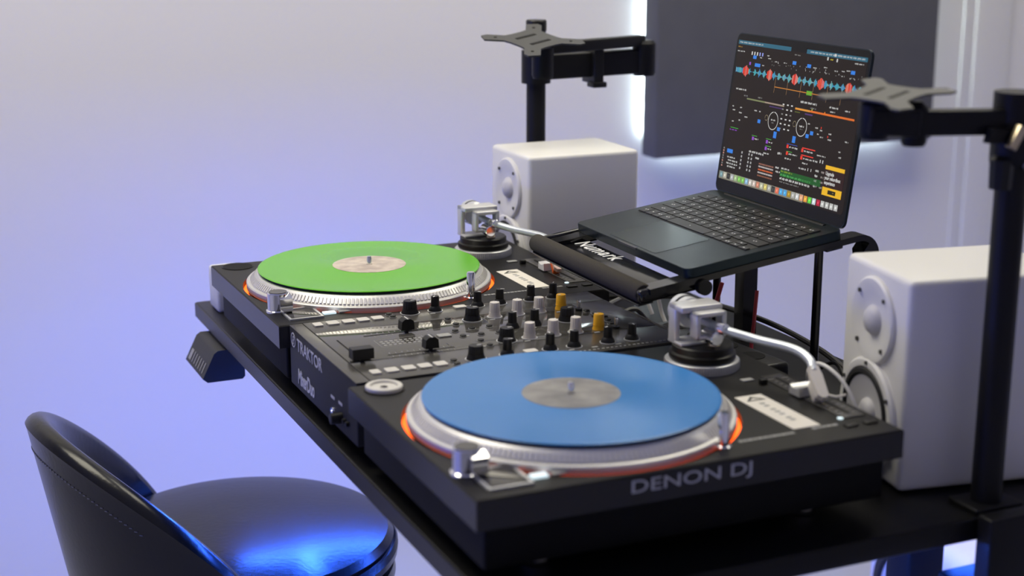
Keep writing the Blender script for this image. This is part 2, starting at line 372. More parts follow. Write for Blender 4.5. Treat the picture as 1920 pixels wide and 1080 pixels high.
    MB().cyl((0, 0, -.012), .008, .024, 20, .001, 'x').xf(Matrix.Translation((pvx+.008, pvy+.004, pvz))).build('pivot_block', M_CHROME, t)
    cw = MB().lathe([(0, 0), (.016, 0), (.0175, .0015), (.0175, .009), (.0165, .010), (.0165, .013), (.0175, .014), (.0175, .023), (.016, .0245), (0, .0245)], (pvx-.047, pvy+.003, pvz+.004), 40, axis='x').build('counterweight', M_SATIN, t)
    MB().lathe([(.0150, -.0004), (.0178, -.0004), (.0178, .0018), (.0150, .0018)], (pvx-.0365, pvy+.003, pvz+.004), 36, axis='x', cap=False).build('scale_ring', M_BLACK, cw)
    # arm tube, S shaped, parallel to the far edge
    pth = bez([(pvx-.02, pvy+.003, pvz+.002), (pvx+.03, pvy+.012, pvz-.002), (.155, .408, pvz-.006), (.198, .428, pvz-.008), (.222, .432, pvz-.014), (.236, .428, pvz-.022)], 8)
    MB().tube(pth, .0048, 14).build('arm_tube', mat('silver_tube', (.62, .66, .70), .34, .6, bump=(100, .01)), t)
    MB().cyl((0, 0, 0), .0065, .012, 20, .001, 'x').xf(Matrix.Translation((pvx+.026, pvy+.0085, pvz-.001)) @ Matrix.Rotation(.2, 4, 'Z')).build('arm_collar', M_CHROME, t)
    HM = Matrix.Translation((.232, .429, pvz-.019)) @ Matrix.Rotation(math.radians(-12), 4, 'Z') @ Matrix.Rotation(math.radians(38), 4, 'Y')
    hs = MB().prism([(0, -.005), (.012, -.0065), (.036, -.0055), (.040, -.002), (.040, .003), (.036, .006), (.012, .0065), (0, .005)], -.003, .004, HM).build('headshell', shellmat, t)
    MB().box(.012, -.005, -.016, .034, .005, -.003, .002).xf(HM).build('cartridge', headmat, hs)
    MB().tube([(HM @ Vector(p))[:] for p in ((.036, .004, .002), (.042, .012, .006), (.044, .020, .012))], .0012, 8).build('finger_lift', shellmat, hs)
    # arm rest
    MB().box(.168, .406, TH, .175, .414, TH+.006, .0012).build('arm_rest', M_BLACK, t)
    # pitch slider
    MB().box(.150, .420, TH, .302, .446, TH+.0012, .0005).build('pitch_plate', M_BLKSAT, t)
    MB().box(.162, .4315, TH+.0010, .292, .4345, TH+.0016).build('pitch_slot', M_UNDER, t, smooth=0)
    cap = MB().prism([(-.0095, 0), (.0095, 0), (.0085, .010), (.0035, .0075), (-.0035, .0075), (-.0085, .010)], -.016, .016, Matrix.Translation((.222, .431, TH+.0018)) @ Matrix.Rotation(PI/2, 4, 'X')).build('pitch_cap', pitch_mat, t)
    pm = MB()
    for i in range(15):
        L = .008 if i % 7 == 0 else .004; pm.box(.164+i*.009, .4385, TH+.0011, .1646+i*.009, .4385+L, TH+.00145)
        pm.box(.164+i*.009, .4275-L, TH+.0011, .1646+i*.009, .4275, TH+.00145)
    tag(pm.build('pitch_marks', M_GREYPRINT, t, smooth=0), kind='stuff')
    MB().lathe([(0, 0), (.003, 0), (.003, .001), (0, .0015)], (.300, .417, TH), 16).build('pitch_led', M_LAMPW, t)
    for y in (.407, .430): MB().box(.318, y, TH, .326, y+.014, TH+.0018, .0006).build('key_button', M_BLACK, t)
    MB().box(.150, .394, TH, .158, .408, TH+.0015, .0005).build('reset_button', M_GREYPRINT, t)
    # sticker with emblem
    st = MB().prism(rrect(.200, .356, .308, .388, .001), TH, TH+.0004).build('sticker', M_STICKER, t)
    tri = MB(); A = [(.2045, .372), (.218, .384), (.218, .360)]; ins = [(.2095, .372), (.2155, .3785), (.2155, .3655)]
    for i in range(3):
        j = (i+1) % 3; tri.add([(*A[i], TH+.0006), (*A[j], TH+.0006), (*ins[j], TH+.0006), (*ins[i], TH+.0006)], [(0, 1, 2, 3)])
    tri.build('emblem', M_DARKPRINT, st, smooth=0)
    wd = MB()
    for i, x in enumerate((.226, .234, .246, .254, .262, .274, .281)): wd.box(x, .369, TH+.0004, x+.0045, .375, TH+.0006)
    tag(wd.build('faded_lettering', M_GREYPRINT, st, smooth=0), kind='stuff')
    for x, y0, y1 in ((.314, .288, .352), (.311, .374, .404)):
        ln = MB(); y = y0
        while y < y1: w = random.uniform(.003, .007); ln.box(x, y, TH, x+.0045, min(y+w, y1), TH+.0003); y += w+.0012
        tag(ln.build('printed_line', M_GREYPRINT, t, smooth=0), kind='stuff')
    text('maker_lettering', 'DENON DJ', .0175, (TD+.0006, .150, TH-.0172), (0, 1, 0), (0, 0, 1), M_LOGO, t, sx=1.53)
    return t
tb_ = make_turntable(mat('white_headshell', (.72, .68, .62), .4, bump=(100, .02)), MATS['white_headshell'], mat('pitch_silver', (.62, .62, .62), .3, .5, bump=(100, .02)))
tb_.location = (.1347, 0, TZ)
tag(tb_, 'black turntable with the sky blue record, white headshell and lettered front', 'turntable', 'pair of turntables on the desk')
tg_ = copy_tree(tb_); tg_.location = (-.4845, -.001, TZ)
tg_['label'] = 'black turntable with the lime green record and orange cartridge, at the far desk end'
for o in [x for x in COL.objects if x.parent == tg_]:
    if o.name.startswith('headshell'):
        o.data = o.data.copy(); o.data.materials[0] = M_PINK
        for c in [x for x in COL.objects if x.parent == o]:
            if c.name.startswith('cartridge'): c.data = c.data.copy(); c.data.materials[0] = M_HEADO
    if o.name.startswith('pitch_cap'): o.data = o.data.copy(); o.data.materials[0] = mat('white_cap', (.73, .73, .73), .35, bump=(100, .02))

# records
def record(x, y, m, ml, label):
    r = empty('vinyl_record', (x, y, TZ+TH+.0208), 0, label, 'record', 'records on the platters')
    MB().lathe([(.0038, 0), (.149, 0), (.1505, .0009), (.1505, .0014), (.149, .0022), (.147, .0020), (.0535, .0020), (.052, .0024), (.0038, .0024), (.0038, 0)], n=128, cap=False).build('disc', m, r)
    MB().lathe([(.0038, .0024), (.0498, .0024), (.0498, .0027), (.0038, .0027), (.0038, .0024)], n=64, cap=False).build('paper_label', ml, r)
    return r
rb = record(.1347+PCX, PCY, M_RECB, M_LABB, 'glossy sky blue vinyl record with a smoky grey centre label')
rg = record(-.4845+PCX, PCY-.001, M_RECG, M_LABG, 'lime green vinyl record with a cream centre label')
ad = MB().lathe([(.0040, 0), (.0200, 0), (.0200, .0035), (.0190, .0045), (.0150, .0045), (.0138, .0020), (.0052, .0012), (.0040, .0024), (.0040, 0)], n=40, cap=False).build('record_adapter', mat('white_adapter', (.66, .64, .59), .4, bump=(100, .02)), None, (.1347+.022, .033, TZ+TH+.0003))
tag(ad, 'round white record adapter dish set into the corner of the turntable', 'adapter')

# ------------------------------------------------------------------ mixer
mx = empty('dj_mixer', (-.002, .012, TZ), 0, 'black mixer between the turntables with white and yellow knobs', 'mixer')
MW, MD = .1285, .408     # half width, depth
ML = lambda x, y: (x+.002, y-.012)
MB().box(-MW, 0, .022, MW, MD, TH-.001, .0015).build('body', [mat('mixer_case', (.036, .036, .037), .5, spec=.08, bump=(300, .04))], mx)
for x in (-.1, .1):
    for y in (.04, .36): MB().cyl((x, y, 0), .012, .022, 20).build('foot', M_RUBBER, mx)
MB().box(-MW, .0, TH-.001, MW, .016, TH+.0002, .0004).build('front_strip', M_BLKSAT, mx)
MB().box(-MW, .0170, TH-.001, -.078, MD, TH+.0004, .0003).build('side_plate', M_BLKSAT, mx)
MB().box(.0565, .0170, TH-.001, MW, MD, TH+.0004, .0003).build('side_plate', M_BLKSAT, mx)
MB().box(-.0770, .0170, TH-.001, .0555, MD-.05, TH+.0006, .0003).build('centre_plate', M_BLKGLOSS, mx)
MB().box(-.0770, MD-.049, TH-.001, .0555, MD, TH+.0006, .0003).build('rear_plate', mat('rear_grey_plate', (.10, .10, .10), .2, bump=(200, .02)), mx)
def knob_mesh(name, r, h, base, m, ribs=10, pointer=True):
    mb = MB(); mb.lathe([(0, 0), (base, 0), (base, .0012), (base*.86, .0045), (r*1.04, .0065), (0, .0065)], n=32)
    n = ribs*4; prof = [(r, .006), (r*.93, h-.0012), (r*.86, h)]
    vs = []; fs = []
    for i in range(n):
        a = 2*PI*i/n; k = 1 - (.05 if i % 4 == 0 else 0)
        for rr, z in prof: vs.append((rr*k*math.cos(a), rr*k*math.sin(a), z))
    for i in range(n):
        j = (i+1) % n
        for q in range(2): fs.append((i*3+q, j*3+q, j*3+q+1, i*3+q+1))
    fs.append(tuple(i*3+2 for i in range(n)))
    mb.add(vs, fs); return mb.mesh(name, m)
KN = {'tall': knob_mesh('tall_knob', .0055, .0195, .0085, M_BLACK), 'white': knob_mesh('white_knob', .0068, .0190, .0082, M_WHITEKNOB, 14),
      'yellow': knob_mesh('yellow_knob', .0068, .0195, .0078, M_YELLOW, 5), 'wide': knob_mesh('wide_knob', .0090, .0165, .0112, M_BLACK, 16)}
ringm = MB().lathe([(.0075, 0), (.0098, 0), (.0098, .0007), (.0075, .0007), (.0075, 0)], n=32, cap=False).mesh('knob_ring', M_SATIN)
ringw = MB().lathe([(.010, 0), (.0126, 0), (.0126, .0007), (.010, .0007), (.010, 0)], n=32, cap=False).mesh('knob_ring', M_SATIN)
ptrm = MB().box(-.0007, .001, 0, .0007, .0062, .0003).mesh('pointer', M_WHITEPRINT, 0)
KH = {'tall': .0195, 'white': .0190, 'yellow': .0195, 'wide': .0165}
def knob(kind, x, y, ring=True, rz=0):
    lx, ly = ML(x, y); o = link('knob', KN[kind], mx, (lx, ly, TH+.0004)); o.rotation_euler.z = rz
    p = link('pointer', ptrm, o, (0, 0, KH[kind]))
    if ring: r = link('knob_ring', ringw if kind == 'wide' else ringm, mx, (lx, ly, TH+.0004))
ys = (.256, .287, .317, .348)
for i, y in enumerate(ys):
    knob('white' if i < 3 else 'yellow', -.062, y, i < 3, 1.2*i); knob('white' if i < 3 else 'yellow', .042, y, i < 3, .7*i)
for y in (.199, .257, .288, .332, .364):
    knob('tall', -.1195, y, True, y*20); knob('tall', .0965, y+(.004 if y < .2 else 0), True, y*30)
knob('wide', -.122, .166); knob('wide', .097, .164)
knob('wide', -.060, .225); knob('wide', .043, .226); knob('wide', -.010, .331)
knob('tall', -.008, .256, False); knob('tall', -.008, .286, False)
# faders
for x, y0, y1, cy in ((-.043, .078, .160, .132), (.0425, .078, .160, .130)):
    lx, l0 = ML(x, y0); _, l1 = ML(x, y1)
    MB().box(lx-.0009, l0, TH, lx+.0009, l1, TH+.0009).build('fader_slot', M_UNDER, mx, smooth=0)
    mk = MB()
    for i in range(11):
        yy = l0+.004+i*.0074
        for s in (-1, 1): mk.box(lx+s*.0065-.0022, yy, TH+.0005, lx+s*.0065+.0022, yy+.0006, TH+.00085)
    tag(mk.build('fader_marks', M_GREYPRINT, mx, smooth=0), kind='stuff')
    cx, cyl_ = ML(x, cy)
    fc = MB().prism([(-.0085, .003), (.0085, .003), (.0075, .0135), (.0035, .0165), (-.0035, .0165), (-.0075, .0135)], -.0065, .0065, Matrix.Translation((cx, cyl_, TH+.001)) @ Matrix.Rotation(PI/2, 4, 'Z') @ Matrix.Rotation(PI/2, 4, 'X')).build('fader_cap', M_BLACK, mx)
    MB().box(cx-.0066, cyl_-.0006, TH+.0172, cx+.0066, cyl_+.0006, TH+.0178).build('cap_line', M_WHITEPRINT, fc, smooth=0)
    MB().box(cx-.002, cyl_-.002, TH, cx+.002, cyl_+.002, TH+.0045).build('fader_stem', M_BLACK, fc, smooth=0)
lx, ly = ML(-.005, .044)
MB().box(lx-.035, ly-.0010, TH, lx+.066, ly+.0010, TH+.0009).build('crossfader_slot', M_UNDER, mx, smooth=0)
cx, cy = ML(.050, .044)
cf = MB().prism([(-.008, .003), (.008, .003), (.007, .015), (-.007, .015)], -.0125, .0125, Matrix.Translation((cx, cy, TH+.001)) @ Matrix.Rotation(PI/2, 4, 'X')).build('crossfader_cap', M_BLACK, mx)
MB().box(cx-.002, cy-.002, TH, cx+.002, cy+.002, TH+.0045).build('fader_stem', M_BLACK, cf, smooth=0)
# white pads, round buttons, toggles, legends
for i, y in enumerate((.043, .062, .082, .101, .120)):
    for x in (-.1135, .0995):
        lx, ly = ML(x, y); w = .0055 if i == 0 else .0072
        MB().prism(rrect(lx-.0075, ly-w, lx+.0075, ly+w, .002, 3), TH, TH+.0022).build('pad_button', M_PAD, mx)
for x, y in ((-.123, .234), (.0945, .233)):
    lx, ly = ML(x, y); MB().prism(rrect(lx-.006, ly-.008, lx+.006, ly+.008, .002, 3), TH, TH+.0020).build('pad_button', M_PAD, mx)
rbm = MB().lathe([(0, 0), (.0040, 0), (.0040, .0018), (.0034, .0024), (0, .0024)], n=20).mesh('round_button', M_BLACK)
rbr = MB().lathe([(.0040, 0), (.0047, 0), (.0047, .0007), (.0040, .0007), (.0040, 0)], n=20, cap=False).mesh('button_ring', M_GREYPRINT)
for x, y in ((-.074, .198), (-.047, .198), (-.020, .186), (.005, .186), (-.023, .232), (.006, .209), (.031, .198), (.053, .200), (.006, .232), (-.022, .209), (-.125, .139), (-.113, .140), (.094, .138), (.107, .137), (-.038, .372), (-.022, .376), (-.004, .380), (.012, .376), (.028, .372)):
    lx, ly = ML(x, y); b = link('round_button', rbm, mx, (lx, ly, TH+.0005)); link('button_ring', rbr, b)
lx, ly = ML(-.006, .166)
MB().prism(rrect(lx-.006, ly-.008, lx+.006, ly+.008, .0015, 3), TH, TH+.0022).build('square_button', M_GREYPRINT, mx)
for x, y in ((-.046, .365), (.047, .369)):
    lx, ly = ML(x, y); b = MB().cyl((lx, ly, TH+.0005), .0045, .003, 16).build('toggle_base', M_BLACK, mx)
    MB().lathe([(0, 0), (.0016, 0), (.0026, .009), (.0022, .011), (0, .0115)], (lx, ly, TH+.003), 14).build('toggle_lever', M_CHROME, b)
lg = MB()
def seg(x0, y0, x1, y1, w=.0005):
    (a, b), (c, d) = ML(x0, y0), ML(x1, y1); lg.box(min(a, c)-w/2, min(b, d)-w/2, TH+.0004, max(a, c)+w/2, max(b, d)+w/2, TH+.00075)
for a in ((-.021, .083, -.021, .142), (.009, .083, .009, .143), (-.021, .083, .009, .083), (-.021, .142, .009, .142)): seg(*a)
for i in range(9):
    for x in (-.013, -.006, .002): seg(x, .088+i*.006, x+.002, .0905+i*.006, .0012)
for a in ((-.062, .157, -.038, .157), (-.038, .157, -.038, .175), (.025, .157, .052, .157), (.052, .157, .056, .200), (-.018, .178, -.018, .24), (-.075, .24, -.05, .24)):
    if a[0] == a[2] or a[1] == a[3]: seg(*a)
seg(.025, .157, .050, .157); seg(.050, .157, .050, .205)
for x in (-.062, .042, -.1195, .0965, -.008):
    for y in (.256, .287, .317, .348, .199): seg(x+.0105, y-.011, x+.0125, y-.005, .0012)
tag(lg.build('panel_legend', M_GREYPRINT, mx, smooth=0), kind='stuff')
wdm = MB()
for k in range(26):
    y = .25+k*.0058; (a, b) = ML(.116, y)
    wdm.box(a, b, TH+.0004, a+.002, b+random.uniform(.002, .004), TH+.0007)
tag(wdm.build('side_lettering', M_GREYPRINT, mx, smooth=0), kind='stuff')
# front face
fy = -.0003
text('mixer_lettering', 'TRAKTOR', .0215, (-.096, fy, TH-.0232), (1, 0, 0), (0, 0, 1), mat('pale_grey_print', (.52, .52, .53), .5, bump=(90, .01)), mx, sx=1.02, fat=.0002)
text('script_lettering', 'MixerDuo', .026, (-.096, fy, TH-.064), (1, 0, 0), (0, 0, 1), MATS['pale_grey_print'], mx, sx=.66, shear=.12, fat=.0007, space=.92)
em = MB().lathe([(.0075, 0), (.0092, 0), (.0092, .0004), (.0075, .0004), (.0075, 0)], (-.1125, 0, TH-.0145), 32, axis='-y', cap=False).build('emblem', MATS['pale_grey_print'], mx)
for z in (-.003, .002): MB().lathe([(.0018, 0), (.0032, 0), (.0032, .0004), (.0018, .0004), (.0018, 0)], (-.1125+z*.4, 0, TH-.0145+z), 20, axis='-y', cap=False).build('emblem_mark', MATS['pale_grey_print'], em)
jk = MB().lathe([(0, .0), (.0025, .0), (.0028, .002), (.0052, .002), (.0055, 0)], (.043, 0, TH-.058), 24, axis='-y').build('phones_jack', M_CHROME, mx)
MB().lathe([(0, 0), (.0068, 0), (.0060, .013), (0, .0135)], (.073, 0, TH-.056), 24, axis='-y').build('phones_knob', M_BLACK, mx)
for x in (.088, .099): MB().lathe([(0, 0), (.0032, 0), (.0030, .004), (0, .0045)], (x, 0, TH-.055), 16, axis='-y').build('front_button', M_BLACK, mx)
cl = MB()
for x0, z in ((.036, -.043), (.064, -.042)):
    for k in range(4): cl.box(x0+k*.0035, -.0003, TH+z, x0+k*.0035+.0026, .0001, TH+z+.0035)
tag(cl.build('small_lettering', MATS['pale_grey_print'], mx, smooth=0), kind='stuff')

# ------------------------------------------------------------------ laptop and stand share a tilted frame
RL = Matrix(((0.9997, 0.0231, -0.0091), (-0.0241, 0.99, -0.1387), (0.0058, 0.1389, 0.9903)))
OL = Vector((-0.0085, 0.4121, 0.0895+Z0)); SA = 1.294
LM = Matrix.Translation(OL) @ RL.to_4x4()
lp = empty('laptop', (0, 0, 0), 0, 'open dark laptop showing mixing software, resting on the raised black stand', 'laptop')
lp.matrix_world = LM
LW, LD = .152, .215
bs = MB().prism(rrect(-LW, 0, LW, LD, .010, 6), -.0112, -.0004).build('base', M_LAP, lp)
MB().prism(rrect(-LW+.0006, .0006, LW-.0006, LD-.0006, .0098, 6), -.0006, 0).build('palm_deck', M_LAP, lp)
MB().box(-.024, -.0004, -.0022, .024, .003, .0003).build('lid_notch', mat('notch_grey', (.05, .05, .06), .4, bump=(90, .02)), lp, smooth=0)
MB().prism(rrect(-.063, .006, .063, .083, .004, 3), 0, .0003).build('trackpad', mat('trackpad_glass', (.022, .038, .044), .26, .5, bump=(300, .01)), lp)
MB().box(-.1375, .0865, 0, .1375, .1955, .0002).build('keyboard_well', mat('well_black', (.004, .004, .005), .6, bump=(100, .02)), lp, smooth=0)
ki = {}
def key(x0, b0, w, h):
    k = (round(w, 4), round(h, 4))
    if k not in ki: ki[k] = MB().prism(rrect(-w/2, -h/2, w/2, h/2, .0014, 2), 0, .0012).mesh('key', M_KEY, 40)
    link('key', ki[k], lp, (x0+w/2, b0+h/2, .0002))
    cx, cy = x0+w/2, b0+h/2
    n = 2 if random.random() < .45 else 1
    for j in range(n):
        ox = (j-.5*(n-1))*.004; s = random.uniform(.0008, .0016)
        leg.box(cx+ox-s, cy-.0009+j*.001, .0014, cx+ox+s, cy+.0009+j*.001, .00155)
leg = MB(); pit = .0180; gap = .0018; x_l, x_r = -.1365, .1365
rows = [[1, 1, 1, 1.22, 5.1, 1.22, 1, 'arrows'], [2.35]+[1]*10+[2.35], [1.75]+[1]*11+[1.75], [1.5]+[1]*12+[1], [1]*13+[1.5], [1.55]+[1]*13]
for r, row in enumerate(rows):
    b0 = .0875+r*pit; tot = sum(3.1 if w == 'arrows' else w for w in row); u = (x_r-x_l+gap)/tot; x = x_l
    for w in row:
        if w == 'arrows':
            kw = 3.1*u/3-gap
            for j in range(3): key(x+j*(kw+gap), b0, kw, .0072)
            key(x+kw+gap, b0+.0084, kw, .0072); x += 3.1*u
        else: key(x, b0, w*u-gap, pit-gap); x += w*u
tag(leg.build('key_legends', M_WHITEPRINT, lp, smooth=0), kind='stuff')
MB().cyl((-.118, LD-.004, -.003), .0042, .236, 16, 0, 'x').build('hinge', M_BLACK, lp)
# lid
SM = Matrix.Translation((0, LD-.001, .0)) @ Matrix.Rotation(SA, 4, 'X')     # lid local: x across, y up the screen, +z the screen side
scr = MB().prism(rrect(-LW, 0, LW, LD, .010, 6), -.0042, -.0002, SM).build('lid', M_LAPEDGE, lp)
MB().prism(rrect(-LW+.0014, .002, LW-.0014, LD-.0014, .009, 6), -.0003, .0, SM).build('bezel', M_BEZEL, scr)
M_SCR = mat('screen_dark', (.004, .004, .004), .12, spec=.12, emit=(.016, .0105, .0085), es=1.0)
MB().prism(rrect(-.1462, .0165, .1462, .2055, .005, 4), 0, .0002, SM).build('display', M_SCR, scr)
MB().prism(rrect(-.0175, .2005, .0175, .2065, .002, 3), .0002, .0004, SM).build('camera_notch', M_BEZEL, scr)
# flat screen picture
M_UI = bpy.data.materials.new('screen_picture'); M_UI.use_nodes = True; nt = M_UI.node_tree
at = nt.nodes.new('ShaderNodeAttribute'); at.attribute_name = 'Col'; b = nt.nodes['Principled BSDF']
b.inputs['Base Color'].default_value = (.01, .01, .01, 1); b.inputs['Roughness'].default_value = .2; b.inputs['Specular IOR Level'].default_value = .1
nt.links.new(at.outputs['Color'], b.inputs['Emission Color']); b.inputs['Emission Strength'].default_value = .95
UI = []
def q(u0, v0, u1, v1, c, z=.00035): UI.append(([(u0, v0), (u1, v0), (u1, v1), (u0, v1)], c, z))
WH, GY, BL, OR, RE, TE, GR, YE, PU = (.62, .62, .6), (.22, .22, .21), (.04, .22, .75), (.8, .22, .02), (.8, .05, .03), (.07, .42, .46), (.06, .42, .06), (.85, .48, .02), (.28, .08, .55)
def words(u, v, L, h, c=WH, dens=.8):
    x = u; k = 0; wl = random.randint(3, 7)
    while x < u+L:
        w = random.uniform(.0006, .0012); k += 1
        q(x, v-h/2*random.uniform(.55, 1), min(x+w, u+L), v+h/2*random.uniform(.5, 1), c)
        x += w+.0004
        if k >= wl: x += .0016; k = 0; wl = random.randint(3, 7)
q(-.1462, .2000, -.0178, .2053, (.03, .13, .20)); q(.0178, .2000, .1462, .2053, (.03, .13, .20))
words(-.143, .2027, .060, .0022, WH, .75); words(.026, .2027, .115, .0024, WH, .8); q(.078, .2012, .082, .2045, WH, .0004)
words(-.1455, .1965, .010, .002, (.4, .22, .03)); words(-.1455, .1908, .018, .0018); words(-.008, .1965, .014, .0018, GY)
for i in range(5): q(-.110+i*.0065, .188, -.1072+i*.0065, .1925, WH if i < 3 else (.3, .35, .8))
words(-.071, .1900, .006, .0018)
for u, v in ((-.0059, .1861), (.1212, .1854), (.0276, .1851), (-.1006, .1855)): q(u-.0042, v-.0022, u+.0042, v+.0022, BL)
q(-.098, .1735, -.0845, .1780, BL); q(-.112, .1745, -.108, .1785, PU); words(-.080, .1765, .006, .0016)
for u in (-.088, -.068, -.050, -.030, .037, .060, .083, .098, .108): words(u, .1868-random.uniform(0, .003), .007, .0016)
q(.0640, .1955, .0668, .1995, WH); words(.071, .1970, .007, .002, (.7, .55, .03)); q(.084, .1950, .0866, .199, WH); words(.122, .1965, .018, .0018)
for i in range(46): u = random.uniform(-.06, .14); v = random.uniform(.1765, .184); q(u, v, u+random.uniform(.0007, .0016), v+random.uniform(.0007, .0018), WH if random.random() < .5 else GY)
# waveform
reds = (-.1187, -.0592, 0, .0584, .1177); u = -.1435
while u < .1435:
    d = min(u-r for r in reds if u-r > -.007) if any(u-r > -.007 for r in reds) else 9
    if d < .0065: h = .0085*(1-abs(d)/.012)*random.uniform(.8, 1); c = random.choice((RE, RE, (.8, .16, .08), (.75, .3, .3)))
    else:
        ph = ((d-.0065)/.012) % 1; h = .0062*max(.15, 1-abs(ph-.3)*2.2)*random.uniform(.6, 1); c = random.choice((TE, TE, (.06, .32, .55), (.25, .45, .45), (.06, .25, .6)))
        if -.108 < u < -.098: h *= .25
    q(u, .1659-h, u+.0011, .1659+h, c); u += .0013
for u in (-.0428, -.0136, .0168, .0445, .0751, .1049): q(u-.0003, .1445, u+.0003, .168, (.35, .2, .1), .00045)
q(-.0432, .1515, .0966, .1526, (.55, .2, .03)); q(.031, .1495, .043, .1548, (.12, .4, .03)); q(.0720, .150, .075, .1545, (.4, .3, .05))
words(-.1354, .1408, .026, .0026); words(-.113, .1335, .009, .002, GY); words(-.078, .1345, .010, .0022, GY); words(.0214, .1399, .036, .003); words(.045, .1345, .012, .002, GY); words(.085, .1400, .018, .0026); words(.088, .1348, .010, .002); words(.118, .139, .010, .002)
q(-.1048, .1292, -.0137, .1312, (.20, .22, .10)); q(-.060, .1292, -.0137, .1312, (.34, .26, .20), .0004)
q(.012, .1292, .1393, .1316, (.75, .16, .02)); q(.012, .1292, .045, .1316, (.75, .3, .04), .0004); q(.048, .1316, .050, .1335, (.5, .5, .05)); q(.076, .1316, .078, .1332, OR)
q(-.048, .1255, -.018, .1272, (.06, .03, .12)); q(.035, .1252, .052, .1270, (.09, .04, .16)); q(.012, .1255, .024, .1270, (.09, .10, .02))
def ring(cu, cv, r, w, c, n=40):
    for i in range(n):
        if i == 10: continue
        a, b_ = 2*PI*i/n, 2*PI*(i+1)/n
        UI.append(([(cu+(r-w)*math.cos(a), cv+(r-w)*math.sin(a)), (cu+r*math.cos(a), cv+r*math.sin(a)), (cu+r*math.cos(b_), cv+r*math.sin(b_)), (cu+(r-w)*math.cos(b_), cv+(r-w)*math.sin(b_))], c, .0004))
for cu in (-.0340, .0322):
    ring(cu, .1088, .0118, .0010, WH); words(cu-.005, .1098, .010, .0024); words(cu-.003, .1062, .006, .0016, GY)
    ring(cu-.0165, .1110, .0038, .0006, (.3, .25, .15), 18)
for u, v in ((-.0671, .1043), (-.0185, .0999), (.0561, .1043), (.0474, .0996)): q(u-.0034, v-.0024, u+.0034, v+.0024, BL)
for u, v in ((-.0248, .0917), (.0196, .0916)): q(u-.0036, v-.0042, u+.0036, v+.0042, BL)
for i in range(6):
    for u in (-.0155, -.0055, .004): q(u-.0022, .1005+i*.0062, u+.0018, .1022+i*.0062, WH if random.random() < .7 else GY)
for u, v in ((-.138, .117), (-.136, .112), (-.118, .117), (-.119, .110), (-.117, .1000), (-.104, .106), (-.134, .097), (.062, .112), (.068, .105), (.073, .110), (.075, .102), (.092, .108), (.092, .101), (.128, .103), (.045, .115), (-.082, .117), (-.070, .117), (.118, .0895), (.120, .083)):
    words(u, v, random.uniform(.003, .008), .002)
q(.074, .112, .0755, .1145, RE); q(.0905, .103, .092, .1055, RE); words(.075, .0795, .018, .002)
for u, v in ((-.079, .0839), (-.044, .0840), (-.0427, .0749), (.0074, .0747)): q(u, v, u+.013, v+.0009, (.07, .36, .05))
for u, v in ((-.0752, .0806), (-.0408, .0807), (-.0411, .0720)): q(u-.0024, v-.0022, u+.0024, v+.0022, PU); words(u+.004, v, .009, .002)
for u, v in ((.0081, .0814), (.0420, .0810), (.0092, .0728), (.0426, .0717)): q(u-.0022, v-.0022, u+.0022, v+.0022, RE); words(u+.004, v-.0004, .019, .0022)
q(.041, .0835, .070, .0848, RE); q(.041, .0745, .068, .0758, RE); q(.0055, .0842, .030, .0850, (.05, .08, .4)); q(-.135, .088, -.115, .0888, GR); words(-.136, .0855, .018, .0018, PU)
words(-.045, .0655, .013, .0022); words(-.012, .070, .009, .0036); words(.006, .066, .014, .0022); words(.046, .0655, .012, .0022)
q(-.1345, .0540, -.1200, .0592, BL)
for i in range(4): words(-.132+(.003 if i % 2 else 0), .0485-i*.0042, .020+.004*(i % 3), .0026)
for i in range(5):
    for u in (-.098, -.080, -.073): q(u, .0365+i*.0052, u+.003, .0395+i*.0052, (.4, .4, .4))
for i in range(8): q(-.1445, .034+i*.0034, -.1415, .0362+i*.0034, random.choice((WH, GY, (.5, .25, .2))))
words(-.080, .0630, .036, .0032); words(-.062, .0565, .010, .003)
for v, c in ((.0505, (.35, .17, .12)), (.0470, WH), (.0430, (.75, .16, .05)), (.0392, WH), (.0352, (.3, .13, .08))): q(-.052, v-.0011, -.016, v+.0011, (c[0]*.5, c[1]*.42, c[2]*.42)); words(-.051, v, .034, .002, c)
words(-.012, .0515, .010, .003); words(-.010, .0465, .010, .003); words(.002, .0525, .018, .003)
q(.0005, .0420, .092, .0505, (.015, .10, .02)); words(.002, .0487, .026, .0026, (.35, .42, .03)); words(.002, .0443, .068, .003, (.12, .55, .14))
words(.0015, .0395, .068, .0034); words(.002, .0352, .044, .0018, GY)
for i in range(4): words(.077, .0605-i*.0063, .007, .003); words(.090, .0605-i*.0063, .006, .0028, (.35, .3, .28))
words(.068, .0715, .010, .0026); q(.083, .071, .0848, .075, WH); q(.0885, .071, .0903, .075, WH); words(.040, .0585, .016, .0024); q(.060, .0575, .0612, .0610, WH); q(.067, .0575, .0682, .0610, WH)
# upgrade box
q(.0965, .0440, .1385, .0710, (.03, .012, .010), .0004); q(.0975, .0658, .1375, .0706, YE, .0005); q(.0975, .0342, .1380, .0441, YE, .0005); q(.1095, .0365, .1260, .0415, (.02, .015, .005), .0006); words(.1125, .0390, .010, .0016, (.35, .25, .05))
UI[-3:] = [(a, c, .0007) for a, c, z in UI[-3:]]
